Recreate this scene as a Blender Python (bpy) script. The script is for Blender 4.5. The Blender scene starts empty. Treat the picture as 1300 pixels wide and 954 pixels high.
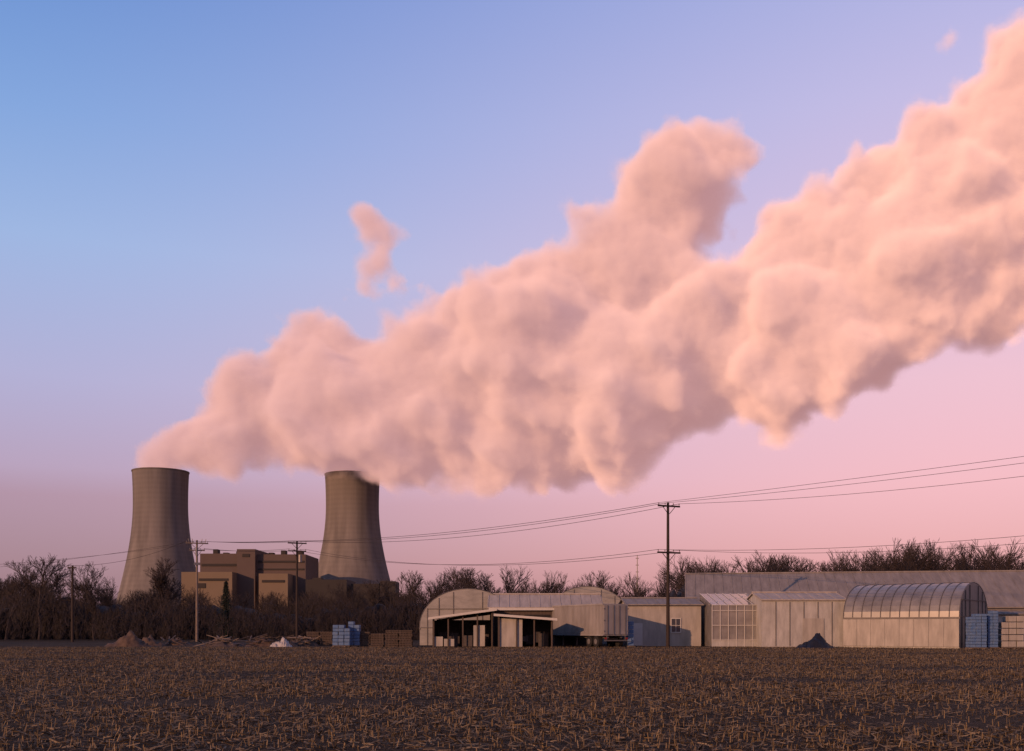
import bpy, math, random
import numpy as np
from mathutils import Vector, Matrix
random.seed(4); rng=np.random.default_rng(7)
F=1300.0; HY=797.0; CH=1.7
scene=bpy.context.scene
scene.view_settings.view_transform='Standard'; scene.view_settings.look='None'; scene.view_settings.exposure=0
def W(px,py,D): return Vector(((px-650)/F*D, D, CH+(HY-py)/F*D))
def X(px,D): return (px-650)/F*D
# camera
cd=bpy.data.cameras.new("Camera"); cam=bpy.data.objects.new("Camera",cd); scene.collection.objects.link(cam)
cam.location=(0,0,CH); cam.rotation_euler=(math.radians(90),0,0)
cd.sensor_width=36; cd.lens=36; cd.shift_y=(HY-477)/1300; cd.clip_end=20000; cd.clip_start=0.1
scene.camera=cam
# ---------- materials
def nt(m): m.use_nodes=True; t=m.node_tree; t.nodes.clear(); return t
def mat(name,col,rough=.8,var=.25,scale=3.0,col2=None,bump=0.0,stretch=(1,1,1),island=False,metal=0.0,spec=.2):
    m=bpy.data.materials.new(name); t=nt(m); N=t.nodes.new; L=t.links.new
    o=N('ShaderNodeOutputMaterial'); b=N('ShaderNodeBsdfPrincipled'); L(b.outputs[0],o.inputs[0])
    b.inputs['Roughness'].default_value=rough; b.inputs['Metallic'].default_value=metal
    b.inputs['Specular IOR Level'].default_value=spec
    tc=N('ShaderNodeTexCoord'); mp=N('ShaderNodeMapping'); mp.inputs['Scale'].default_value=stretch; L(tc.outputs['Object'],mp.inputs[0])
    n=N('ShaderNodeTexNoise'); n.inputs['Scale'].default_value=scale; n.inputs['Detail'].default_value=6; n.inputs['Roughness'].default_value=.65; L(mp.outputs[0],n.inputs['Vector'])
    r=N('ShaderNodeValToRGB'); r.color_ramp.elements[0].position=.3; r.color_ramp.elements[1].position=.7
    c2=col2 or tuple(c*(1-var) for c in col)
    r.color_ramp.elements[0].color=(*c2,1); r.color_ramp.elements[1].color=(*col,1)
    if island:
        g=N('ShaderNodeNewGeometry'); L(g.outputs['Random Per Island'],r.inputs[0]); r.color_ramp.elements[0].position=0; r.color_ramp.elements[1].position=1
    else: L(n.outputs[0],r.inputs[0])
    L(r.outputs[0],b.inputs['Base Color'])
    if bump:
        bp=N('ShaderNodeBump'); bp.inputs['Strength'].default_value=bump; L(n.outputs[0],bp.inputs['Height']); L(bp.outputs[0],b.inputs['Normal'])
    return m
# ---------- mesh builder
class MB:
    def __init__(s): s.v=[]; s.f=[]; s.m=[]
    def poly(s,pts,mi=0):
        i=len(s.v); s.v+= [tuple(p) for p in pts]; s.f.append(tuple(range(i,i+len(pts)))); s.m.append(mi)
    def box(s,x0,x1,y0,y1,z0,z1,mi=0):
        i=len(s.v)
        s.v+=[(x0,y0,z0),(x1,y0,z0),(x1,y1,z0),(x0,y1,z0),(x0,y0,z1),(x1,y0,z1),(x1,y1,z1),(x0,y1,z1)]
        for q in ((0,3,2,1),(4,5,6,7),(0,1,5,4),(1,2,6,5),(2,3,7,6),(3,0,4,7)):
            s.f.append(tuple(i+k for k in q)); s.m.append(mi)
    def obox(s,c,sx,sy,sz,rz=0,rx=0,ry=0,mi=0):
        M=Matrix.Rotation(rz,3,'Z')@Matrix.Rotation(rx,3,'X')@Matrix.Rotation(ry,3,'Y'); c=Vector(c); i=len(s.v)
        for a in ((-1,-1,-1),(1,-1,-1),(1,1,-1),(-1,1,-1),(-1,-1,1),(1,-1,1),(1,1,1),(-1,1,1)):
            s.v.append(tuple(c+M@Vector((a[0]*sx/2,a[1]*sy/2,a[2]*sz/2))))
        for q in ((0,3,2,1),(4,5,6,7),(0,1,5,4),(1,2,6,5),(2,3,7,6),(3,0,4,7)):
            s.f.append(tuple(i+k for k in q)); s.m.append(mi)
    def tube(s,p0,p1,r0,r1=None,n=6,mi=0,cap=True):
        r1=r0 if r1 is None else r1
        p0=Vector(p0);p1=Vector(p1); d=(p1-p0)
        if d.length<1e-6: return
        d.normalize(); a=Vector((0,0,1)) if abs(d.z)<.9 else Vector((1,0,0)); u=d.cross(a).normalized(); w=d.cross(u)
        i=len(s.v)
        for p,r in ((p0,r0),(p1,r1)):
            for k in range(n):
                t=2*math.pi*k/n; s.v.append(tuple(p+u*math.cos(t)*r+w*math.sin(t)*r))
        for k in range(n):
            k2=(k+1)%n; s.f.append((i+k,i+k2,i+n+k2,i+n+k)); s.m.append(mi)
        if cap: 
            s.f.append(tuple(i+k for k in range(n))[::-1]); s.m.append(mi); s.f.append(tuple(i+n+k for k in range(n))); s.m.append(mi)
    def build(s,name,mats,parent=None,loc=(0,0,0),rz=0,smooth=False,bevel=0):
        me=bpy.data.meshes.new(name); me.from_pydata(s.v,[],s.f)
        if not isinstance(mats,(list,tuple)): mats=[mats]
        for m in mats: me.materials.append(m)
        me.polygons.foreach_set('material_index',s.m)
        if smooth: me.polygons.foreach_set('use_smooth',[True]*len(s.f))
        me.update(); o=bpy.data.objects.new(name,me); scene.collection.objects.link(o)
        o.location=loc; o.rotation_euler=(0,0,rz)
        if parent: o.parent=parent
        if bevel:
            b=o.modifiers.new('b','BEVEL'); b.width=bevel; b.segments=2
        return o
def grp(name,loc,rz=0):
    e=bpy.data.objects.new(name,None); scene.collection.objects.link(e); e.location=loc; e.rotation_euler=(0,0,rz); e.empty_display_size=1; return e
def np_mesh(name,V,Fq,m,loc=(0,0,0),parent=None):
    me=bpy.data.meshes.new(name); nv=len(V); nf,k=Fq.shape
    me.vertices.add(nv); me.vertices.foreach_set('co',V.astype(np.float32).ravel())
    me.loops.add(nf*k); me.loops.foreach_set('vertex_index',Fq.astype(np.int32).ravel())
    me.polygons.add(nf); me.polygons.foreach_set('loop_start',np.arange(nf,dtype=np.int32)*k)
    me.update(calc_edges=True); me.materials.append(m)
    o=bpy.data.objects.new(name,me); scene.collection.objects.link(o); o.location=loc
    if parent:o.parent=parent
    return o
# ---------- world
SUNAZ=math.radians(45); SUNEL=math.radians(14)
sund=Vector((-math.sin(SUNAZ)*math.cos(SUNEL),-math.cos(SUNAZ)*math.cos(SUNEL),math.sin(SUNEL)))
w=bpy.data.worlds.new("World"); scene.world=w; w.use_nodes=True; t=w.node_tree; t.nodes.clear(); N=t.nodes.new; L=t.links.new
out=N('ShaderNodeOutputWorld'); sky=N('ShaderNodeTexSky'); sky.sky_type='NISHITA'; sky.sun_disc=False
sky.sun_elevation=SUNEL; sky.sun_rotation=math.pi+SUNAZ; sky.air_density=1.0; sky.dust_density=1.5
b1=N('ShaderNodeBackground'); b1.inputs[1].default_value=.03; L(sky.outputs[0],b1.inputs[0])
tc=N('ShaderNodeTexCoord'); sx=N('ShaderNodeSeparateXYZ'); L(tc.outputs['Generated'],sx.inputs[0])
def lin(c): return tuple((v/255/12.92 if v/255<.04045 else ((v/255+.055)/1.055)**2.4) for v in c)+(1,)
def ramp(stops):
    r=N('ShaderNodeValToRGB'); e=r.color_ramp.elements
    e[0].position=stops[0][0]; e[0].color=lin(stops[0][1]); e[1].position=stops[-1][0]; e[1].color=lin(stops[-1][1])
    for p,c in stops[1:-1]:
        q=e.new(p); q.color=lin(c)
    L(sx.outputs[2],r.inputs[0]); return r
rl=ramp([(0,(132,94,114)),(.06,(154,110,132)),(.118,(168,126,150)),(.142,(176,146,176)),(.22,(172,166,204)),(.33,(152,176,220)),(.42,(124,160,216)),(.52,(94,136,204)),(1,(55,88,160))])
rr=ramp([(0,(182,114,128)),(.06,(218,140,150)),(.13,(236,164,172)),(.22,(234,178,190)),(.33,(218,182,208)),(.44,(196,182,220)),(.55,(166,170,220)),(1,(65,95,165))])
mr=N('ShaderNodeMapRange'); mr.interpolation_type='SMOOTHSTEP'; mr.inputs[1].default_value=-.5; mr.inputs[2].default_value=.46; L(sx.outputs[0],mr.inputs[0])
mx=N('ShaderNodeMix'); mx.data_type='RGBA'; L(mr.outputs[0],mx.inputs[0]); L(rl.outputs[0],mx.inputs[6]); L(rr.outputs[0],mx.inputs[7])
b2=N('ShaderNodeBackground'); b2.inputs[1].default_value=.95; L(mx.outputs[2],b2.inputs[0])
ad=N('ShaderNodeAddShader'); L(b1.outputs[0],ad.inputs[0]); L(b2.outputs[0],ad.inputs[1]); L(ad.outputs[0],out.inputs[0])
sl=bpy.data.lights.new("Sun",'SUN'); sl.energy=5; sl.angle=math.radians(.5); sl.color=(1,.50,.27)
so=bpy.data.objects.new("Sun",sl); scene.collection.objects.link(so); so.rotation_euler=sund.to_track_quat('Z','Y').to_euler(); so.location=(-50,-50,60)
# ---------- ground
mg=bpy.data.materials.new("ground_soil"); t=nt(mg); N=t.nodes.new; L=t.links.new
o=N('ShaderNodeOutputMaterial'); b=N('ShaderNodeBsdfPrincipled'); L(b.outputs[0],o.inputs[0]); b.inputs['Roughness'].default_value=.95; b.inputs['Specular IOR Level'].default_value=.1
tc=N('ShaderNodeTexCoord'); n1=N('ShaderNodeTexNoise'); n1.inputs['Scale'].default_value=6; n1.inputs['Detail'].default_value=8; n1.inputs['Roughness'].default_value=.75; L(tc.outputs['Object'],n1.inputs['Vector'])
n2=N('ShaderNodeTexNoise'); n2.inputs['Scale'].default_value=.12; n2.inputs['Detail'].default_value=4; L(tc.outputs['Object'],n2.inputs['Vector'])
r1=N('ShaderNodeValToRGB'); e=r1.color_ramp.elements; e[0].position=.35; e[0].color=(.013,.010,.007,1); e[1].position=.75; e[1].color=(.07,.05,.031,1); L(n1.outputs[0],r1.inputs[0])
mm=N('ShaderNodeMix'); mm.data_type='RGBA'; mm.blend_type='MULTIPLY'; mm.inputs[0].default_value=1; L(r1.outputs[0],mm.inputs[6])
r2=N('ShaderNodeValToRGB'); e=r2.color_ramp.elements; e[0].position=.35; e[0].color=(.5,.5,.5,1); e[1].position=.65; e[1].color=(1,1,1,1); L(n2.outputs[0],r2.inputs[0]); L(r2.outputs[0],mm.inputs[7]); L(mm.outputs[2],b.inputs['Base Color'])
bp=N('ShaderNodeBump'); bp.inputs['Strength'].default_value=.6; bp.inputs['Distance'].default_value=.1; L(n1.outputs[0],bp.inputs['Height']); L(bp.outputs[0],b.inputs['Normal'])
g=MB(); g.poly([(-9000,-200,0),(9000,-200,0),(9000,12000,0),(-9000,12000,0)]); g.build("ground",mg)
# corn stubble
mst=mat("straw",(.17,.124,.07),col2=(.028,.019,.012),island=True)
def stubble():
    n=400000
    D=np.concatenate([rng.uniform(9,88,n//2), 9+79*rng.random(n//2)**.75])
    x=rng.uniform(-1,1,len(D))*(D*.6+6)
    row=.76; up=rng.random(len(D))<.3
    Dr=np.where(up,np.round(D/row)*row+rng.normal(0,.05,len(D)),D)
    ok=np.sin(x*.35+np.sin(D*.4)*2)+np.sin(x*.13+D*.5)+np.sin(D*1.3+x*.05)*.8+rng.normal(0,1.0,len(D))>-1.2
    x=x[ok];Dr=Dr[ok];up=up[ok];n=len(x)
    ln=np.where(up,rng.uniform(.04,.16,n),rng.uniform(.05,.22,n)); wd=np.where(up,rng.uniform(.006,.012,n),rng.uniform(.006,.017,n))
    az=rng.uniform(0,2*math.pi,n); el=np.where(up,rng.uniform(.9,1.57,n),rng.normal(0.08,.16,n))
    d=np.stack([np.cos(az)*np.cos(el),np.sin(az)*np.cos(el),np.abs(np.sin(el))],1)
    s=np.stack([-np.sin(az),np.cos(az),rng.normal(0,.5,n)],1); s/=np.linalg.norm(s,axis=1)[:,None]
    base=np.stack([x,Dr,np.where(up,0,rng.uniform(.0,.05,n))],1)
    tip=base+d*ln[:,None]
    V=np.stack([base-s*wd[:,None],base+s*wd[:,None],tip+s*wd[:,None]*.6,tip-s*wd[:,None]*.6],1).reshape(-1,3)
    V[:,2]=np.maximum(V[:,2],.004)
    return np_mesh("corn_stubble",V,np.arange(4*n).reshape(-1,4),mst)
stubble()
# ---------- trees
mbark=mat("bark",(.028,.021,.021),var=.5,scale=2); mbark2=mat("bark_near",(.033,.024,.023),var=.4,scale=3)
def baretree(H,seed,depth=6,spread=.55,fine=1.0,dens=1.0):
    R=random.Random(seed); m=MB()
    def br(p,d,L_,r,lv):
        segs=3 if lv<3 else 2; q=p
        for i in range(segs):
            d=(d+Vector((R.gauss(0,.13),R.gauss(0,.13),R.gauss(.05,.08)))).normalized()
            q2=q+d*L_/segs; ra=r*(1-.35*i/segs); rb=r*(1-.35*(i+1)/segs)
            m.tube(q,q2,max(ra,.012*fine),max(rb,.012*fine),n=5 if lv<2 else 3,cap=False)
            if lv<depth and (i>0 or lv>0) and R.random()<.85*dens:
                ax=Vector((R.gauss(0,1),R.gauss(0,1),R.gauss(0,.4))).normalized()
                nd=(d*1.0+ax*R.uniform(.5,1.1)*spread*1.6).normalized()
                br(q2,nd,L_*R.uniform(.5,.75),rb*.55,lv+1)
            q=q2
        if lv<depth:
            for _ in range(2):
                ax=Vector((R.gauss(0,1),R.gauss(0,1),0)).normalized()
                br(q,(d+ax*spread*R.uniform(.5,1)).normalized(),L_*R.uniform(.62,.8),r*.62,lv+1)
    br(Vector((0,0,0)),Vector((0,0,1)),H*.28,H*.019,0)
    zs=max(v[2] for v in m.v); k=H/zs
    m.v=[(a*k,b_*k,c*k) for a,b_,c in m.v]
    return m
variants=[]
for i in range(8):
    m=baretree(10,100+i,depth=5,spread=.42+.08*(i%4),fine=.85)
    me=bpy.data.meshes.new("tree_mesh"); me.from_pydata(m.v,[],m.f); me.materials.append(mbark); variants.append(me)
prof=[(-400,735),(0,738),(50,736),(100,736),(150,745),(240,748),(300,752),(350,754),(400,750),(480,746),(520,732),(560,730),(600,733),(640,728),(680,738),(760,738),(800,732),(850,728),(880,716),(920,722),(960,714),(1000,722),(1050,710),(1090,714),(1130,702),(1170,698),(1210,704),(1250,700),(1300,704),(1700,700)]
px_=[p[0] for p in prof]; py_=[p[1] for p in prof]
line=grp("distant_tree_line",(0,160,0))
for i in range(250):
    D=random.uniform(150,215); px=random.uniform(-330,1650)
    yt=np.interp(px,px_,py_); Ht=CH+(HY-yt)/F*D; Ht*=random.choice([.6,.72,.82,.9,.96,1.0,1.08,1.18])
    o=bpy.data.objects.new("bare_tree_instance",random.choice(variants)); scene.collection.objects.link(o)
    o.parent=line; o.location=(X(px,D),D-160,-.1); s=Ht/10; o.scale=(s*random.uniform(.8,1.15),s,s); o.rotation_euler=(0,0,random.uniform(0,6.28))
# undergrowth
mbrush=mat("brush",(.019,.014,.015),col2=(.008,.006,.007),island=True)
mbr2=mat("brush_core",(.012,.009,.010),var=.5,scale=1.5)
n=90000
px=rng.uniform(-350,1650,n); D=rng.uniform(128,175,n); yt=np.interp(px,px_,py_); top=(CH+(HY-yt)/F*D)*(.66+.16*np.sin(px*.021+np.sin(px*.057)*2)+.08*np.sin(px*.13))
z=top*rng.random(n)**.8; x=(px-650)/F*D
az=rng.uniform(0,6.28,n); el=rng.uniform(.2,1.5,n); ln=rng.uniform(.5,1.8,n); wd=rng.uniform(.012,.04,n)
d=np.stack([np.cos(az)*np.cos(el),np.sin(az)*np.cos(el),np.sin(el)],1); s=np.stack([np.ones(n),np.zeros(n),rng.normal(0,.4,n)],1)
base=np.stack([x,D,z],1); tip=base+d*ln[:,None]
V=np.stack([base-s*wd[:,None],base+s*wd[:,None],tip+s*wd[:,None]*.4,tip-s*wd[:,None]*.4],1).reshape(-1,3)
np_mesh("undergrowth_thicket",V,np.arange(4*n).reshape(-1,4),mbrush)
nx=700
pxs=np.linspace(-380,1700,nx); Vb=[];Fb=[]
prof_f=[(0,0),(.1,.35),(.5,.7),(1.6,.95),(4,1.0),(10,.9),(16,0)]
for i,p in enumerate(pxs):
    D0=146+3*math.sin(p*.011)+rng.normal(0,.3); Ht=(CH+(HY-np.interp(p,px_,py_))/F*D0)*(.56+.08*math.sin(p*.03)+.05*math.sin(p*.11)+rng.normal(0,.05))
    for (dy,hz) in prof_f: 
        Dd=D0+dy+rng.normal(0,.25); Vb.append((X(p,D0),Dd,Ht*hz+ (rng.normal(0,.12) if hz>0 else -.1)))
k=len(prof_f)
for i in range(nx-1):
    for j in range(k-1): Fb.append((i*k+j,(i+1)*k+j,(i+1)*k+j+1,i*k+j+1))
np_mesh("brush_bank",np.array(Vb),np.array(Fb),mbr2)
for (p,yt,D,sd,fn) in [(50,700,140,11,1.3),(120,712,138,12,1.2),(8,706,142,17,1.2),(85,716,150,27,1.1),(214,705,142,13,1.3),(530,722,150,14,1.1),(1172,684,140,15,1.2),(1055,696,138,16,1.1),(1130,690,142,18,1.1),(950,700,140,19,1.1),(1215,688,145,20,1.1),(885,704,143,21,1.1),(1275,688,140,22,1.1),(640,720,150,23,1.0),(580,722,150,24,1.0),(1010,706,146,25,1.0),(1095,700,146,26,1.0)]:
    H=CH+(HY-yt)/F*D; m=baretree(H,sd,depth=6,spread=.66,fine=fn,dens=.8); m.build("bare_tree",mbark2,loc=(X(p,D),D,-.05),rz=sd)
# conifer
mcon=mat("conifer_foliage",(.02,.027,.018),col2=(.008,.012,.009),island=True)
m=MB(); R=random.Random(3); D=135; H=CH+(HY-738)/F*D
m.tube((0,0,0),(0,0,H*.95),.15,.02,n=7)
for i in range(2600):
    h=R.random()**.8; rad=(1-h)*1.7*R.uniform(.3,1); a=R.uniform(0,6.28); z=.5+h*(H-.5)
    c=Vector((math.cos(a)*rad,math.sin(a)*rad,z-rad*.3)); d=Vector((math.cos(a),math.sin(a),-.4)).normalized()*.35; s=Vector((-math.sin(a),math.cos(a),R.uniform(-.4,.4)))*.07
    m.poly([c-s,c+s,c+d])
m.build("conifer_tree",mcon,loc=(X(287,D),D,0))
# ---------- cooling towers
mt=bpy.data.materials.new("concrete_shell"); t=nt(mt); N=t.nodes.new; L=t.links.new
o=N('ShaderNodeOutputMaterial'); b=N('ShaderNodeBsdfPrincipled'); L(b.outputs[0],o.inputs[0]); b.inputs['Roughness'].default_value=.9; b.inputs['Specular IOR Level'].default_value=.1
tc=N('ShaderNodeTexCoord'); mp=N('ShaderNodeMapping'); mp.inputs['Scale'].default_value=(.12,.12,.008); L(tc.outputs['Object'],mp.inputs[0])
n1=N('ShaderNodeTexNoise'); n1.inputs['Scale'].default_value=1; n1.inputs['Detail'].default_value=7; L(mp.outputs[0],n1.inputs['Vector'])
s_=N('ShaderNodeSeparateXYZ'); L(tc.outputs['Object'],s_.inputs[0])
wv=N('ShaderNodeMath'); wv.operation='MULTIPLY'; wv.inputs[1].default_value=1.3; L(s_.outputs[2],wv.inputs[0])
sn=N('ShaderNodeMath'); sn.operation='SINE'; L(wv.outputs[0],sn.inputs[0])
ma=N('ShaderNodeMath'); ma.operation='MULTIPLY_ADD'; ma.inputs[1].default_value=.025; L(sn.outputs[0],ma.inputs[0]); L(n1.outputs[0],ma.inputs[2])
r=N('ShaderNodeValToRGB'); e=r.color_ramp.elements; e[0].position=.3; e[0].color=(.085,.078,.077,1); e[1].position=.72; e[1].color=(.148,.135,.13,1); L(ma.outputs[0],r.inputs[0]); L(r.outputs[0],b.inputs['Base Color'])
mdark=mat("dark_fill_and_shade",(.015,.013,.013))  # near-black: tower fill, and shade painted at the shed openings
def tower(px,D,ytop,wt,wm,wb):
    top=CH+(HY-ytop)/F*D; sc=D/F; zm=CH+(HY-738)/F*D
    rt=wt/2*sc; rb=wb/2*sc; zth=top*.80; rth=rt*.965
    B=(zth-zm)/math.sqrt((rb/rth)**2-1); Bu=(top-zth)/math.sqrt((rt/rth)**2-1)
    e=grp("cooling_tower",(X(px,D),D,0)); n=96; z0=10
    def rad(z): bb=B if z<zth else Bu; return rth*math.sqrt(1+((z-zth)/bb)**2)
    m=MB(); zs=[z0+(top-z0)*i/48 for i in range(49)]
    rings=[(rad(z),z) for z in zs]+[(rad(top)+.5,top-.2),(rad(top)+.5,top+.9),(rad(top)-1.2,top+.9)]+[(rad(z)-1.2,z) for z in zs[::-1]]
    for rr_,z in rings:
        for k_ in range(n): a=2*math.pi*k_/n; m.v.append((rr_*math.cos(a),rr_*math.sin(a),z))
    for i in range(len(rings)-1):
        for k_ in range(n):
            k2=(k_+1)%n; m.f.append((i*n+k_,i*n+k2,(i+1)*n+k2,(i+1)*n+k_)); m.m.append(0)
    m.build("shell",mt,parent=e,smooth=False)
    m=MB(); r0=rad(z0)
    for k_ in range(48):
        a=2*math.pi*k_/48; a2=a+math.pi/48; a3=a-math.pi/48
        for aa in (a2,a3): m.tube(((r0+3)*math.cos(a),(r0+3)*math.sin(a),0),((r0-.6)*math.cos(aa),(r0-.6)*math.sin(aa),z0+.5),.5,n=6)
    m.build("support_columns",mt,parent=e)
    m=MB(); m.tube((0,0,0),(0,0,z0-1),r0-8,r0-8,n=48); m.build("fill_pack",mdark,parent=e)
    return e
tower(204,1030,600,69,88,93); tower(447.5,1040,604,69,88,96)
# ---------- power plant building
mpl=mat("plant_cladding_dark",(.072,.053,.048),var=.15,scale=.05); mpb=mat("plant_cladding_beige",(.125,.095,.067),var=.12,scale=.05); mpd=mat("plant_dark",(.028,.024,.023))
D=900; sc=D/F
e=grp("power_plant_building",(X(320,D),D,0))
def pb(m,x0,x1,yt,yb,dep,mi=0,front=0):
    m.box((x0-320)*sc,(x1-320)*sc,front,front+dep,max(0,CH+(HY-yb)*sc) if yb<790 else 0,CH+(HY-yt)*sc,mi)
m=MB()
pb(m,254,303,703,800,60,0); pb(m,326,388,704,800,60,0); pb(m,303,326,698,800,70,0,-6)
pb(m,240,303,728,800,20,1,-21); pb(m,336,372,730,800,20,1,-21)
m.build("main_blocks",[mpl,mpb],parent=e)
m=MB()
for x0,x1,yt,yb in [(256,301,716,719),(328,386,712,714.5),(328,386,722,724),(262,298,736,739),(340,368,738,741),(258,270,742,748),(310,319,704,708)]:
    m.box((x0-320)*sc,(x1-320)*sc,-21.6 if yt>727 else (-6.5 if x0==310 else -.6),-21.1 if yt>727 else (-6.1 if x0==310 else -.1),CH+(HY-yb)*sc,CH+(HY-yt)*sc)
for x0,h in [(262,6),(275,3),(292,4),(334,3),(350,5),(372,4)]: m.box((x0-320)*sc,(x0-314)*sc,20,28,CH+(HY-704)*sc,CH+(HY-704)*sc+h)
m.build("louvres_and_roof_plant",mpd,parent=e)
e2=grp("turbine_hall",(X(430,860),860,0)); m=MB(); s2=860/F
m.box(-42*s2,10*s2,0,50,0,CH+(HY-736)*s2); m.box(52*s2,72*s2,0,30,0,CH+(HY-738)*s2); m.box(14*s2,50*s2,5,30,0,CH+(HY-741)*s2)
m.box(-36*s2,-25*s2,10,20,CH+(HY-736)*s2,CH+(HY-733)*s2)
m.build("hall",mpd,parent=e2)
# ---------- utility poles + wires
mw=mat("weathered_wood",(.03,.021,.018),var=.5,scale=4,stretch=(4,4,.3)); mwl=mat("pale_wood",(.14,.11,.09),var=.3,scale=4,stretch=(4,4,.3))
mi_=mat("insulator",(.12,.10,.10),rough=.3); mwire=mat("wire",(.03,.025,.03)); msteel=mat("galvanised",(.18,.17,.17),rough=.5,metal=.5)
def pole(px,D,ytop,arms,m_,extra=None,rz=0):
    H=CH+(HY-ytop)/F*D; e=grp("utility_pole",(X(px,D),D,0),rz); m=MB()
    m.tube((0,0,-.3),(0,0,H),.17,.11,n=10); m.build("pole_shaft",m_,parent=e,smooth=False)
    m=MB(); mi=MB(); hooks=[]
    for (ya,hw) in arms:
        z=CH+(HY-ya)/F*D; m.box(-hw,hw,-.2,-.1,z-.07,z+.07)
        for s in (-1,1): m.tube((s*hw*.55,-.15,z-.07),(s*.08,-.13,z-.65),.03,n=5)
        for q in (-.93,-.35,.4,.93):
            mi.tube((q*hw,-.15,z+.07),(q*hw,-.15,z+.16),.02,n=6); mi.tube((q*hw,-.15,z+.16),(q*hw,-.15,z+.26),.055,.035,n=8); hooks.append(Vector((q*hw,-.15,z+.24)))
    m.build("crossarms",m_,parent=e); mi.build("insulators",mi_,parent=e)
    if extra: extra(e,H)
    M=Matrix.Translation((X(px,D),D,0))@Matrix.Rotation(rz,4,'Z')
    return e,[M@h for h in hooks],M
rzp=-math.radians(-25)
eA,hA,MA=pole(848,87,638,[(643,1.1),(702,1.15)],mw,rz=rzp)
def exB(e,H):
    m=MB(); m.tube((.35,-.2,H-2.6),(.35,-.2,H-1.7),.22,n=12); m.build("transformer",msteel,parent=e,smooth=False)
eB,hB,MB_=pole(377,125,687,[(690,1.15),(700,1.1)],mw,exB,rz=rzp)
def exC(e,H):
    m=MB()
    for s in (-.9,-.5,.5,.9): m.tube((s,-.15,H-.4),(s*1.15,-.15,H+.15),.04,n=6)
    m.tube((-.1,-.3,H-1.9),(-.1,-.3,H-.9),.12,n=8); m.box(-.35,.35,-.3,-.1,H-3,H-2.7)
    m.build("switchgear",msteel,parent=e)
    m=MB()
    for i in range(9): m.tube((.0,-.2,1+i*.5),(.28 if i%2 else -.28,-.2,1+i*.5),.015,n=4)
    m.build("climbing_pegs",msteel,parent=e)
eC,hC,MC=pole(250,123,686,[(690,1.3),(699,.9)],mwl,exC,rz=rzp)
eD,hD,MD=pole(92,120,718,[(721,.5)],mw)
eE,hE,ME=pole(2060,49,478,[(484,1.1),(590,1.15)],mw,rz=rzp)
wm=MB()
def wire(a,b_,sag,r=.014,n=22):
    P=[a.lerp(b_,i/n)-Vector((0,0,sag*4*(i/n)*(1-i/n))) for i in range(n+1)]
    for i in range(n): wm.tube(P[i],P[i+1],r,r,n=4,cap=False)
for q in (0,1,3): wire(hA[q],hB[q],.8+.12*q,.02); wire(hB[q],hC[q],.15,.02)
for q in (4,7): wire(hA[q],hB[q],1.6,.018); wire(hB[q],hC[q],.3,.018)
for q in (0,1,3): wire(hA[q],hE[q],.2+.33*q,.015)
for q in (4,7): wire(hA[q],hE[q],1.0+.1*q,.015)
wire(hC[0],hD[0],.8,.018)
for q in (1,3): wire(hC[q],Vector((-95,150,9+q*.4)),.8,.016)
wm.build("overhead_power_lines",mwire)
# ---------- farm buildings
mpoly=mat("polythene_film",(.22,.21,.20),rough=.45,var=.4,scale=.6,stretch=(1,1,2.5))
mpoly2=mat("polythene_grey",(.15,.143,.14),rough=.35,var=.5,scale=.8,spec=.4)
mwhite=mat("white_paint",(.31,.30,.285),rough=.7,var=.4,scale=1.0,stretch=(2,2,.5))
mcream=mat("cream_siding",(.27,.25,.225),rough=.7,var=.35,scale=1,stretch=(2,2,.5))
mroof=mat("roof_sheet",(.18,.16,.145),rough=.75,var=.4,scale=.7,stretch=(3,.5,1))
mroofl=mat("roof_pale",(.29,.255,.22),rough=.75,var=.35,scale=.7,stretch=(3,.5,1))
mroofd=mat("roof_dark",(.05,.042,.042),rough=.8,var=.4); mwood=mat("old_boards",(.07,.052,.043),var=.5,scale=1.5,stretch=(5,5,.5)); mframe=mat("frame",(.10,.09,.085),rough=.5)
mglass=mat("greenhouse_glass",(.19,.18,.175),rough=.12,var=.5,scale=.9,spec=.6); mwin=mat("window_glass",(.03,.035,.045),rough=.08,var=.3,spec=.6)
mwint=mat("white_trim",(.36,.345,.325),rough=.6,var=.15)
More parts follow.
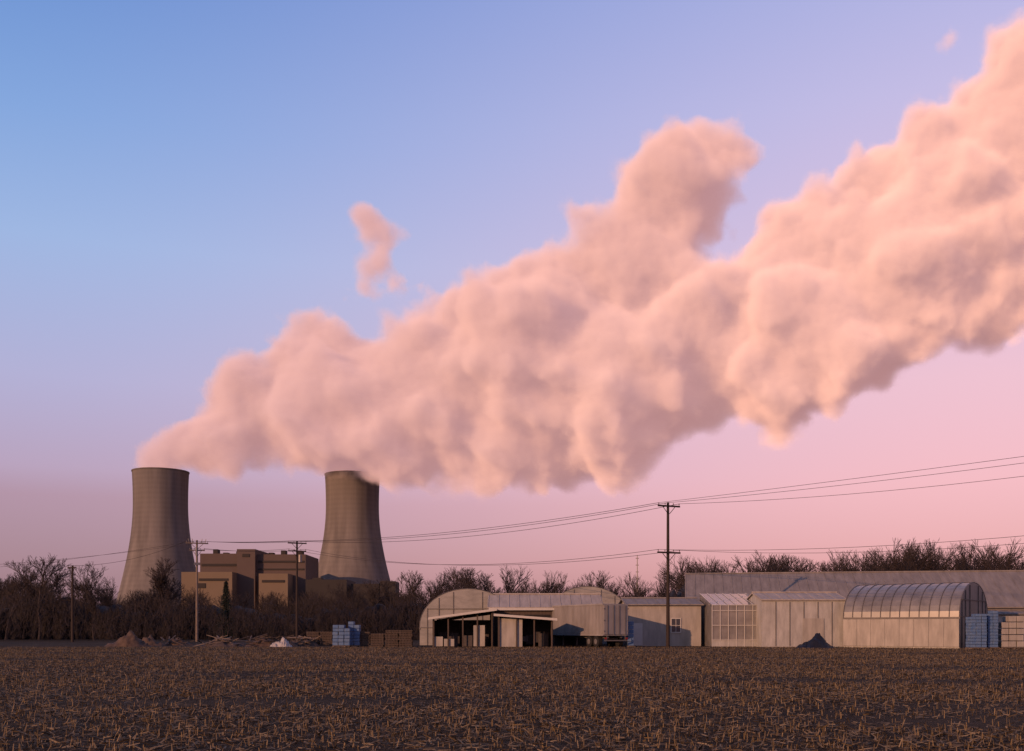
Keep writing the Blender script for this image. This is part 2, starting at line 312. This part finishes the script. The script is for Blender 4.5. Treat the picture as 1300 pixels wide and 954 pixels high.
def hoop(loc,rz,w,h,L_,wall=1.2,rib=1.0,film=mpoly,doors=True):
    e=grp("hoop_greenhouse",loc,rz); n=20
    def arc(k,dr=0): a=math.pi*k/n; return (-(w/2+dr)*math.cos(a), wall+(h-wall+dr)*math.sin(a)**.92 if 0<k<n else wall)
    m=MB()
    for k in range(n):
        (x0,z0),(x1,z1)=arc(k),arc(k+1); m.poly([(x0,0,z0),(x0,L_,z0),(x1,L_,z1),(x1,0,z1)],0)
    for yy in (0,L_):
        m.poly([(-w/2,yy,0)]+[(arc(k)[0],yy,arc(k)[1]) for k in range(n+1)]+[(w/2,yy,0)],1)
    for s in (-1,1): m.poly([(s*w/2,0,0),(s*w/2,L_,0),(s*w/2,L_,wall),(s*w/2,0,wall)],2)
    m.build("skin",[film,mpoly if film is mpoly else mpoly2,mwhite],parent=e)
    m=MB(); nr=int(L_/rib)
    for i in range(nr+1):
        y=i*L_/nr
        for k in range(n):
            (x0,z0),(x1,z1)=arc(k,.03),arc(k+1,.03); m.tube((x0,y,z0),(x1,y,z1),.035,n=4,cap=False)
    for s in (-1,1):
        m.box(s*w/2-.06,s*w/2+.06,-.05,L_+.05,wall-.08,wall+.06)
    m.tube((0,-.05,h+.04),(0,L_+.05,h+.04),.035,n=4)
    for xx in (-w*.42,-w*.3,-w*.15,w*.15,w*.3,w*.42):
        zt=wall+(h-wall)*math.sqrt(1-(2*xx/w)**2)-.1; m.box(xx-.03,xx+.03,-.06,-.01,0,zt)
    for zz in (wall+.1,wall+(h-wall)*.5):
        ww=w/2*math.sqrt(max(0,1-((zz-wall)/(h-wall))**2))-.1; m.box(-ww,ww,-.09,-.062,zz-.03,zz+.03)
    m.build("ribs_and_frame",mframe,parent=e)
    if doors:
        m=MB(); m.box(-.9,.9,-.13,-.095,.05,2.1); m.build("end_door",mwhite,parent=e)
    return e
hoop((X(594,98),98,0),math.radians(-4),9.3,CH+(797-748)/F*98,26,wall=1.6)
hoop((X(746,106),106,0),math.radians(-4),9.3,CH+(797-745)/F*106,26,wall=1.6)
phi=math.radians(38); nc=Vector((X(1218,82),82,0)); acr=Vector((math.sin(phi),math.cos(phi),0)); ax=Vector((-math.cos(phi),math.sin(phi),0))
cen=nc+acr*4.5; rz=math.atan2(-ax.x,ax.y)
eh=hoop(tuple(cen),rz,9.0,5.45,9.4,wall=2.5,film=mpoly2,rib=.78,doors=True)
m=MB()
for i in range(8): m.box(-4.5-.09,-4.5-.03,i*1.175+.01,(i+1)*1.175-.01,.15,2.4)
m.build("plywood_side_boards",mcream,parent=eh)
def gable(name,loc,rz,L_,wd,eave,ridge,wallm,roofm,over=.25,seams=True):
    e=grp(name,loc,rz); m=MB()
    m.box(0,L_,0,wd,0,eave)
    for xx in (0.001,L_-.001): m.poly([(xx,0,eave),(xx,wd,eave),(xx,wd/2,ridge-.02)])
    m.build("walls",wallm,parent=e)
    m=MB(); th=.1
    for s in (0,1):
        y0=-over if s==0 else wd+over; sl=(ridge-eave)/(wd/2); z0=eave-over*sl+.03
        a=[(-over,y0,z0),(L_+over,y0,z0),(L_+over,wd/2,ridge+.03),(-over,wd/2,ridge+.03)]
        m.poly(a if s==0 else a[::-1]); bq=[(p[0],p[1],p[2]+th) for p in a]; m.poly(bq if s==0 else bq[::-1])
        m.poly([a[0],a[1],bq[1],bq[0]]); m.poly([a[0],a[3],bq[3],bq[0]]); m.poly([a[1],a[2],bq[2],bq[1]])
        if seams:
            nn=int(L_/.9)
            for i in range(nn+1):
                x=-over+.1+i*(L_+2*over-.2)/nn
                m.tube((x,y0,z0+th+.01),(x,wd/2,ridge+.04+th),.03,n=4)
    m.tube((-over,wd/2,ridge+.16),(L_+over,wd/2,ridge+.16),.09,n=6)
    m.build("roof",roofm,parent=e); return e
e=gable("equipment_shed",(X(622,95),95,0),0,10.3,6,3.55,4.75,mwood,mroofl)
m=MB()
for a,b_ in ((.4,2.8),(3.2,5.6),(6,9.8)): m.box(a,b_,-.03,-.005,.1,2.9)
m.build("bay_shade_panels",mdark,parent=e)  # flat dark panels on a solid wall, shade of the bays as colour
m=MB(); m.box(-.1,10.4,-.34,-.27,3.3,3.5); m.build("fascia",mwint,parent=e)
def openshed(name,px0,px1,D,dep,zl,zr,m_roof,panels=(),posts=4,rz=0):
    x0=X(px0,D); L_=X(px1,D)-x0; e=grp(name,(x0,D,0),rz); m=MB()
    m.box(0,L_,dep-.1,dep,0,min(zl,zr)-.05); m.poly([(0,dep-.05,zl*.9),(L_,dep-.05,zr*.9),(L_,dep-.05,zr),(0,dep-.05,zl)])
    m.box(0,.1,.05,dep-.11,0,zl-.1); m.box(L_-.1,L_,.05,dep-.11,0,zr-.1)
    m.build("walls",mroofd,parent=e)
    m=MB(); o_=.35; r=[(-o_,-o_,zl),(L_+o_,-o_,zr),(L_+o_,dep+o_,zr),(-o_,dep+o_,zl)]; t_=[(p[0],p[1],p[2]+.12) for p in r]
    m.poly(r[::-1]); m.poly(t_)
    for i in range(4): m.poly([r[i],r[(i+1)%4],t_[(i+1)%4],t_[i]],0)
    m.build("roof",m_roof,parent=e)
    m=MB()
    m.poly([(-o_,-o_-.03,zl-.06),(L_+o_,-o_-.03,zr-.06),(L_+o_,-o_-.03,zr+.14),(-o_,-o_-.03,zl+.14)]); m.build("fascia_board",mwint,parent=e)
    m=MB()
    for i in range(posts):
        x=.1+(L_-.2)*i/(posts-1); z=zl+(zr-zl)*x/L_; m.box(x-.06,x+.06,0,.12,0,z-.01)
    m.build("posts",mwood,parent=e)
    m=MB()
    for (a,b_,z1) in panels: m.box(a,b_,.16,.22,.05,z1)
    if panels: m.build("front_panels",mcream,parent=e)
    m=MB(); R=random.Random(px0)
    for i in range(12): m.obox((R.uniform(.5,L_-.5),R.uniform(.6,dep-.8),R.uniform(.2,.9)),R.uniform(.4,1),R.uniform(.4,1),R.uniform(.4,1.2),R.uniform(0,3))
    m.build("stored_crates",mroofd,parent=e)
    return e
openshed("open_pole_shed",549,626,90,5,2.45,3.25,mroofl,posts=5,panels=((0.1,.9,.9),(1.0,1.9,.7),(3.6,4.6,1.9)))
openshed("lean_to_shed",632,702,87.5,3.5,2.75,2.35,mroof,posts=4,panels=((.05,1.55,2.5),(1.65,2.1,2.4)))
def win(e,x,z,wd,h,y=-.02):
    m=MB(); m.box(x-wd/2,x+wd/2,y-.01,y,z,z+h); m.build("window_pane",mwin,parent=e)
    m=MB(); 
    for a in (x-wd/2-.08,x+wd/2): m.box(a,a+.08,y-.05,y+.01,z-.08,z+h+.08)
    for a in (z-.08,z+h): m.box(x-wd/2,x+wd/2,y-.048,y+.01,a,a+.08)
    m.box(x-.02,x+.02,y-.04,y-.012,z,z+h); m.box(x-wd/2,x-.02,y-.038,y-.012,z+h/2-.02,z+h/2+.02); m.box(x+.02,x+wd/2,y-.038,y-.012,z+h/2-.02,z+h/2+.02)
    m.build("window_frame",mwint,parent=e)
e=gable("packing_house",(X(797,94),94,0),0,X(890,94)-X(797,94),7,3.75,4.35,mcream,mroof)
win(e,X(858,94)-X(797,94),1.3,.8,1.2)
m=MB(); m.box(.4,1.35,-.05,-.005,.05,2.1); m.build("door",mwint,parent=e)
phi2=math.radians(-12)
Lx=60; e=gable("greenhouse_range",(X(873,99),99,0),phi2*.8,Lx,13.5,3.6,7.1,mpoly2,mroof,seams=True)
m=MB()
for i in range(1,4): m.tube((0,-.1+i*1.6,3.45+i*.85),(Lx,-.1+i*1.6,3.45+i*.85),.03,n=4)
for i in range(8): 
    y=.3+i*1.85; zt=3.6+3.5*(1-abs(y-6.75)/6.75); m.box(-.06,-.01,y-.04,y+.04,0,zt-.1)
m.box(-.06,-.01,0,13.5,2.2,2.28)
m.build("glazing_bars",mframe,parent=e)
D=91; e=grp("glazed_greenhouse_bay",(X(904,D),D,0)); L_=X(966,D)-X(904,D); m=MB()
m.box(0,L_,0,6,0,3.7); m.poly([(0,0,3.7),(L_,0,3.7),(L_,6,4.9),(0,6,4.9)]); m.poly([(0.001,0,3.7),(.001,6,3.7),(.001,6,4.9)]); m.poly([(L_-.001,0,3.7),(L_-.001,6,3.7),(L_-.001,6,4.9)])
m.build("glazing",mglass,parent=e)
m=MB(); nn=6
for i in range(nn+1): x=i*L_/nn; m.box(x-.03,x+.03,-.07,-.01,0,3.7); m.tube((x,-.05,3.76),(x,6,4.95),.03,n=4)
for z in (.6,1.9,3.2,3.7): m.box(0,L_,-.1,-.072,z-.03,z+.03)
m.build("glazing_frame",mwint,parent=e)
m=MB(); m.box(.0,L_,-.04,-.009,.02,.55); m.build("base_wall",mwhite,parent=e)
e=gable("white_shed",(X(967,89),89,0),0,X(1074,89)-X(967,89),6,4.05,4.7,mwhite,mroofl,over=.15)
m=MB(); Lw=X(1074,89)-X(967,89)
for i in range(1,6): m.box(i*Lw/6-.03,i*Lw/6+.03,-.04,-.005,.1,3.95)
m.build("battens",mframe,parent=e)
m=MB(); m.box(3.6,5.4,-.06,-.01,.05,2.5); m.build("sliding_door",mcream,parent=e)
e=gable("white_shed",(X(1262,93),93,0),0,14,6,2.9,3.6,mwhite,mroof)
m=MB(); m.box(.8,2.6,-.06,-.01,.05,2.3); m.build("opening_shade_panel",mdark,parent=e)  # no hole here: a dark slab paints the shade of an opening
# ---------- trailer
mtr=mat("trailer_aluminium",(.21,.195,.19),rough=.5,var=.35,scale=.8,stretch=(1,1,.4)); mtire=mat("tyre",(.015,.014,.014)); mred=mat("tail_light",(.2,.02,.02),rough=.3)
psi=math.radians(25); e=grp("box_trailer",(X(766,86.5),86.5,0),psi)
Lt=10.5; m=MB(); m.box(0,2.45,0,Lt,1.0,3.72); m.build("cargo_body",mtr,parent=e,bevel=.03)
m=MB()
for i in range(43): 
    y=.15+i*(Lt-.3)/42; m.box(-.035,-.002,y-.025,y+.025,1.12,3.6); m.box(2.452,2.485,y-.025,y+.025,1.12,3.6)
m.box(-.05,-.001,.0,Lt,1.0,1.11); m.box(-.05,-.001,0,Lt,3.61,3.73); m.build("side_ribs",mtr,parent=e)
m=MB()
for a,b_ in ((.06,1.2),(1.25,2.39)): m.box(a,b_,-.05,-.002,1.12,3.58)
m.build("rear_doors",mtr,parent=e,bevel=.01)
m=MB()
for x in (.35,.95,1.5,2.1): m.tube((x,-.09,1.1),(x,-.09,3.6),.02,n=6)
for x in (.06,2.39): 
    for z in (1.4,2.3,3.3): m.box(x-.06,x+.06,-.08,-.05,z-.05,z+.05)
m.box(.1,2.35,-.06,.02,.55,.65); m.box(.3,.36,-.05,0,.6,1.0); m.box(2.1,2.16,-.05,0,.6,1.0)
m.box(.5,.65,.2,Lt-.3,.8,.99); m.box(1.8,1.95,.2,Lt-.3,.8,.99)
for x in (.5,1.9): m.box(x-.06,x+.06,Lt-2.4,Lt-2.28,.05,.99)
m.box(.4,2.0,1.0,3.2,.7,.82)
m.build("underframe_and_door_bars",mframe,parent=e)
m=MB()
for y in (1.3,2.5):
    for x in (.0,2.05): m.tube((x,y,.5),(x+.4,y,.5),.5,n=20)
m.build("wheels",mtire,parent=e,bevel=.03)
m=MB()
for y in (1.3,2.5): m.tube((-.02,y,.5),(.05,y,.5),.24,n=14)
m.build("hubs",msteel,parent=e)
m=MB(); m.box(.1,.3,-.07,-.055,.7,.85); m.box(2.15,2.35,-.07,-.055,.7,.85); m.build("tail_lights",mred,parent=e)
# ---------- yard clutter
mblue=mat("blue_plastic",(.035,.085,.20),rough=.5,var=.45,scale=2.5,col2=(.09,.13,.20)); mtarp=mat("black_tarp",(.012,.012,.015),rough=.35,var=.4); mwt=mat("white_tarp",(.3,.28,.26),rough=.5)
def stack(name,px,D,w_,d_,h_,m_,rz=0,unit=(.5,.4,.28),seed=1):
    e=grp(name,(X(px,D),D,0),rz); R=random.Random(seed); m=MB(); ux,uy,uz=unit
    nx_,ny_,nz_=int(w_/ux),max(1,int(d_/uy)),int(h_/uz)
    for i in range(nx_):
        hh=nz_-R.choice([0,0,1,1,2])
        for j in range(ny_):
            for k_ in range(hh): m.obox(((i-nx_/2+.5)*ux+R.uniform(-.02,.02),(j+.5)*uy,.14+(k_+.5)*uz),ux*.93,uy*.93,uz*.9,R.uniform(-.04,.04))
    m.build("crates",m_,parent=e,bevel=.02)
    m=MB()
    for i in range(int(w_/1.0)+1): m.box(-w_/2+i*1.0,-w_/2+i*1.0+.1,0,d_,0,.08)
    m.box(-w_/2,w_/2,0,d_,.082,.13); m.build("pallet",mwl,parent=e); return e
stack("blue_crate_stack",433,89,1.5,1.0,2.0,mblue,seed=2,unit=(.5,.5,.3)); stack("blue_crate_stack",449,90,1.0,1.0,2.1,mblue,seed=3,unit=(.5,.5,.3))
stack("blue_crate_stack",1243,80,1.3,1.0,3.1,mblue,seed=5,unit=(.42,.5,.24)); stack("blue_crate_stack",1261,80.5,1.0,1.0,3.2,mblue,seed=6,unit=(.42,.5,.24)); stack("blue_crate_stack",801,88,.6,.6,2.2,mblue,seed=8,unit=(.55,.5,.35))
stack("cardboard_stack",1286,81,1.8,1.2,2.6,mcream,seed=9,unit=(.6,.6,.5))
def pallets(px,D,n_,cols,seed):
    R=random.Random(seed); m=MB()
    for c in range(cols):
        for k_ in range(max(2,n_-R.randint(0,4))):
            z=k_*.15; x=c*1.25+R.uniform(-.06,.06); rz_=R.uniform(-.05,.05)
            for s in (-.45,0,.45): m.obox((x,s,z+.05),1.15,.09,.09,rz_)
            for s in range(5): m.obox((x-.5+s*.25,0,z+.115),.16,1.05,.025,rz_)
    m.build("pallet_stack",mwood,loc=(X(px,D),D,0))
pallets(462,91,10,4,1); pallets(398,96,9,2,2); pallets(505,92,6,1,3); pallets(330,97,4,2,6)
def pile(name,px,D,w_,h_,m_,seed,chunks=None,cm=None):
    R=np.random.default_rng(seed); n_=34; V=[];Fc=[]
    for i in range(n_):
        for j in range(12):
            u=i/(n_-1)*2-1; v=j/11*2-1; rr_=math.sqrt(u*u+v*v); h=max(0,1-rr_**1.6)*h_*(.75+.25*math.sin(u*5+seed)+.15*math.sin(u*11+v*7))
            V.append((u*w_/2+R.normal(0,.03),v*w_/3.2,h+(R.normal(0,.05) if h>0 else -.03)))
    for i in range(n_-1):
        for j in range(11): Fc.append((i*12+j,(i+1)*12+j,(i+1)*12+j+1,i*12+j+1))
    e=grp(name,(X(px,D),D,0)); np_mesh("heap",np.array(V),np.array(Fc),m_,parent=e)
    if chunks:
        m=MB(); Q=random.Random(seed)
        for _ in range(chunks): m.obox((Q.gauss(0,w_*.25),Q.uniform(-1.2,.6),Q.uniform(.05,h_)),Q.uniform(.5,2.4),.12,.05,Q.uniform(0,3),Q.uniform(-.3,.3),Q.uniform(-.4,.4))
        m.build("loose_boards",cm or mwl,parent=e)
    return e
mdirt=mat("dirt_heap",(.08,.052,.036),var=.5,scale=3)
pile("dirt_heap",163,92,4.2,1.3,mdirt,1); pile("dirt_heap",190,96,3,.9,mdirt,2)
pile("scrap_wood_heap",285,93,4.5,.8,mwood,3,26); pile("scrap_wood_heap",345,93,5,.9,mdirt,4,40,mwood); pile("scrap_wood_heap",385,95,3,.8,mwood,5,20)
pile("white_tarp_heap",357,91,2.0,.85,mwt,6); pile("black_tarp_heap",1035,84,3.3,1.15,mtarp,7); pile("straw_bale_heap",225,98,3.5,.7,mdirt,8,12,mwood)
m=MB(); D=600; H=CH+(HY-705)/F*D; m.tube((0,0,0),(0,0,H),.5,.25,n=6)
for i in range(6): m.box(-.9,.9,-.1,.1,H*.5+i*4,H*.5+i*4+.4)
m.build("radio_mast",msteel,loc=(X(809,D),D,0))
# ---------- steam plume (volume)
blobs=[(204,594,38),(190,586,28),(216,578,44),(250,560,50),(280,560,48),(310,530,66),(345,505,68),(300,480,28),(270,592,24),(295,592,28),(330,582,28),(365,575,36),(395,580,30),(385,455,56),(398,415,34),(374,410,28),(425,432,36),(410,510,84),(455,490,76),(470,545,66),(520,485,84),(540,545,76),(590,480,96),(540,420,40),(570,420,44),(600,400,56),(640,380,54),(670,440,100),(640,545,82),(700,525,94),(740,400,98),(690,375,42),(790,330,80),(830,260,68),(850,215,62),(890,205,54),(925,188,44),(948,190,34),(862,180,36),(900,240,46),(880,270,52),(770,480,106),(830,400,90),(780,575,54),(784,612,32),(850,500,84),(900,440,94),(895,385,64),(950,390,76),(960,460,90),(1000,335,78),(1040,290,66),(1020,420,100),(1000,500,60),(990,548,36),(1080,360,106),(1090,450,66),(1130,250,84),(1150,330,106),(1160,400,80),(1190,185,62),(1220,260,100),(1250,350,98),(1245,130,54),(1285,75,50),(1300,180,106),(1330,290,110),(1300,335,78),(1350,100,98),(1400,200,120),(1470,150,130),(1480,260,100),
(447,594,46),(428,584,40),(455,578,46),(480,586,46),(500,600,34),(520,592,46),(575,595,46),(620,596,46),(680,582,50),(730,572,50)]
wisps=[(470,280,38),(494,300,32),(482,335,36),(500,355,30),(456,366,28),(540,364,28),(546,376,20),(516,298,22),(1200,48,30),(1190,64,22),(466,345,26),(468,312,26),(450,268,24),(470,374,22),(436,374,20)]
R=random.Random(5); P=[];RR=[]
def Dof(px): return 1035-max(0,px-204)*.14
def sph():
    while True:
        v=Vector((R.uniform(-1,1),R.uniform(-1,1),R.uniform(-1,1)))
        if .1<v.length<1: return v.normalized()
for bi,(x,y,r) in enumerate(blobs+wisps):
    D=Dof(x); mouth=y>570 and (x<225 or 425<x<460)
    if mouth and x>400: D=1035
    big=r>28 and bi<len(blobs); jit=R.gauss(0,.4) if (big and not mouth) else 0
    c=W(x,y,D+jit*r*D/F); rm=r*D/F*(1 if bi<len(blobs) else .9); P.append(c); RR.append(rm*(.86 if bi<len(blobs) else .8))
    for _ in range(18 if big else 9):
        d=sph()
        if mouth and d.z<-.1: d.z=-d.z
        r1=rm*R.uniform(.22,.45); c1=c+d*(rm*1.0-r1*.7); P.append(c1); RR.append(r1)
        for _ in range(6):
            d2=(sph()+d*.8).normalized(); r2=r1*R.uniform(.35,.6); P.append(c1+d2*(r1*1.0-r2*.2)); RR.append(r2)
me=bpy.data.meshes.new("steam_plume"); me.from_pydata([tuple(p) for p in P],[],[])
at=me.attributes.new("prad",'FLOAT','POINT'); at.data.foreach_set('value',RR)
plume=bpy.data.objects.new("steam_plume",me); scene.collection.objects.link(plume)
mv=bpy.data.materials.new("steam_volume"); t=nt(mv); N=t.nodes.new; L=t.links.new
o=N('ShaderNodeOutputMaterial'); pv=N('ShaderNodeVolumePrincipled'); L(pv.outputs[0],o.inputs['Volume'])
pv.inputs['Color'].default_value=(1.0,.92,.86,1); pv.inputs['Anisotropy'].default_value=-.5; pv.inputs['Density Attribute'].default_value=""
at=N('ShaderNodeAttribute'); at.attribute_name='density'
ge=N('ShaderNodeTexCoord')
n1=N('ShaderNodeTexNoise'); n1.inputs['Scale'].default_value=.022; n1.inputs['Detail'].default_value=4; n1.inputs['Roughness'].default_value=.65; L(ge.outputs['Object'],n1.inputs['Vector'])
def M(op,a,b_,clamp=False):
    q=N('ShaderNodeMath'); q.operation=op; q.use_clamp=clamp
    for i,v in enumerate((a,b_)):
        if isinstance(v,(int,float)): q.inputs[i].default_value=v
        else: L(v,q.inputs[i])
    return q.outputs[0]
nn_=M('MULTIPLY',M('SUBTRACT',n1.outputs[0],.38),1.9)
ero=M('SUBTRACT',at.outputs['Fac'],nn_)
dd=M('MULTIPLY',ero,1.8,True)
dd=M('MULTIPLY',dd,M('MULTIPLY',at.outputs['Fac'],3.0,True))
dens=M('MULTIPLY',dd,.10)
L(dens,pv.inputs['Density'])
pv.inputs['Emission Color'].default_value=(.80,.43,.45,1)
L(M('MULTIPLY',dens,.32),pv.inputs['Emission Strength'])  # even glow added to the steam in place of multiply scattered light
ng=bpy.data.node_groups.new("plume",'GeometryNodeTree'); ng.interface.new_socket("Geometry",in_out='INPUT',socket_type='NodeSocketGeometry'); ng.interface.new_socket("Geometry",in_out='OUTPUT',socket_type='NodeSocketGeometry')
N=ng.nodes.new; L=ng.links.new
gi=N('NodeGroupInput'); go=N('NodeGroupOutput'); m2p=N('GeometryNodeMeshToPoints'); na=N('GeometryNodeInputNamedAttribute'); na.data_type='FLOAT'; na.inputs['Name'].default_value='prad'
L(gi.outputs[0],m2p.inputs['Mesh']); L(na.outputs['Attribute'],m2p.inputs['Radius'])
p2v=N('GeometryNodePointsToVolume'); p2v.resolution_mode='VOXEL_SIZE'; p2v.inputs['Voxel Size'].default_value=4; p2v.inputs['Density'].default_value=1; L(m2p.outputs[0],p2v.inputs['Points']); L(na.outputs['Attribute'],p2v.inputs['Radius'])
v2m=N('GeometryNodeVolumeToMesh'); v2m.inputs['Threshold'].default_value=.1; L(p2v.outputs[0],v2m.inputs['Volume'])
m2v=N('GeometryNodeMeshToVolume'); m2v.resolution_mode='VOXEL_SIZE'; m2v.inputs['Voxel Size'].default_value=7; m2v.inputs['Density'].default_value=1; m2v.inputs['Interior Band Width'].default_value=21
L(v2m.outputs[0],m2v.inputs['Mesh'])
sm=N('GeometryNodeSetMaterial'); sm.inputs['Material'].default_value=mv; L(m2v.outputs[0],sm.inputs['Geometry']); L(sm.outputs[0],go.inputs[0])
md=plume.modifiers.new("plume",'NODES'); md.node_group=ng
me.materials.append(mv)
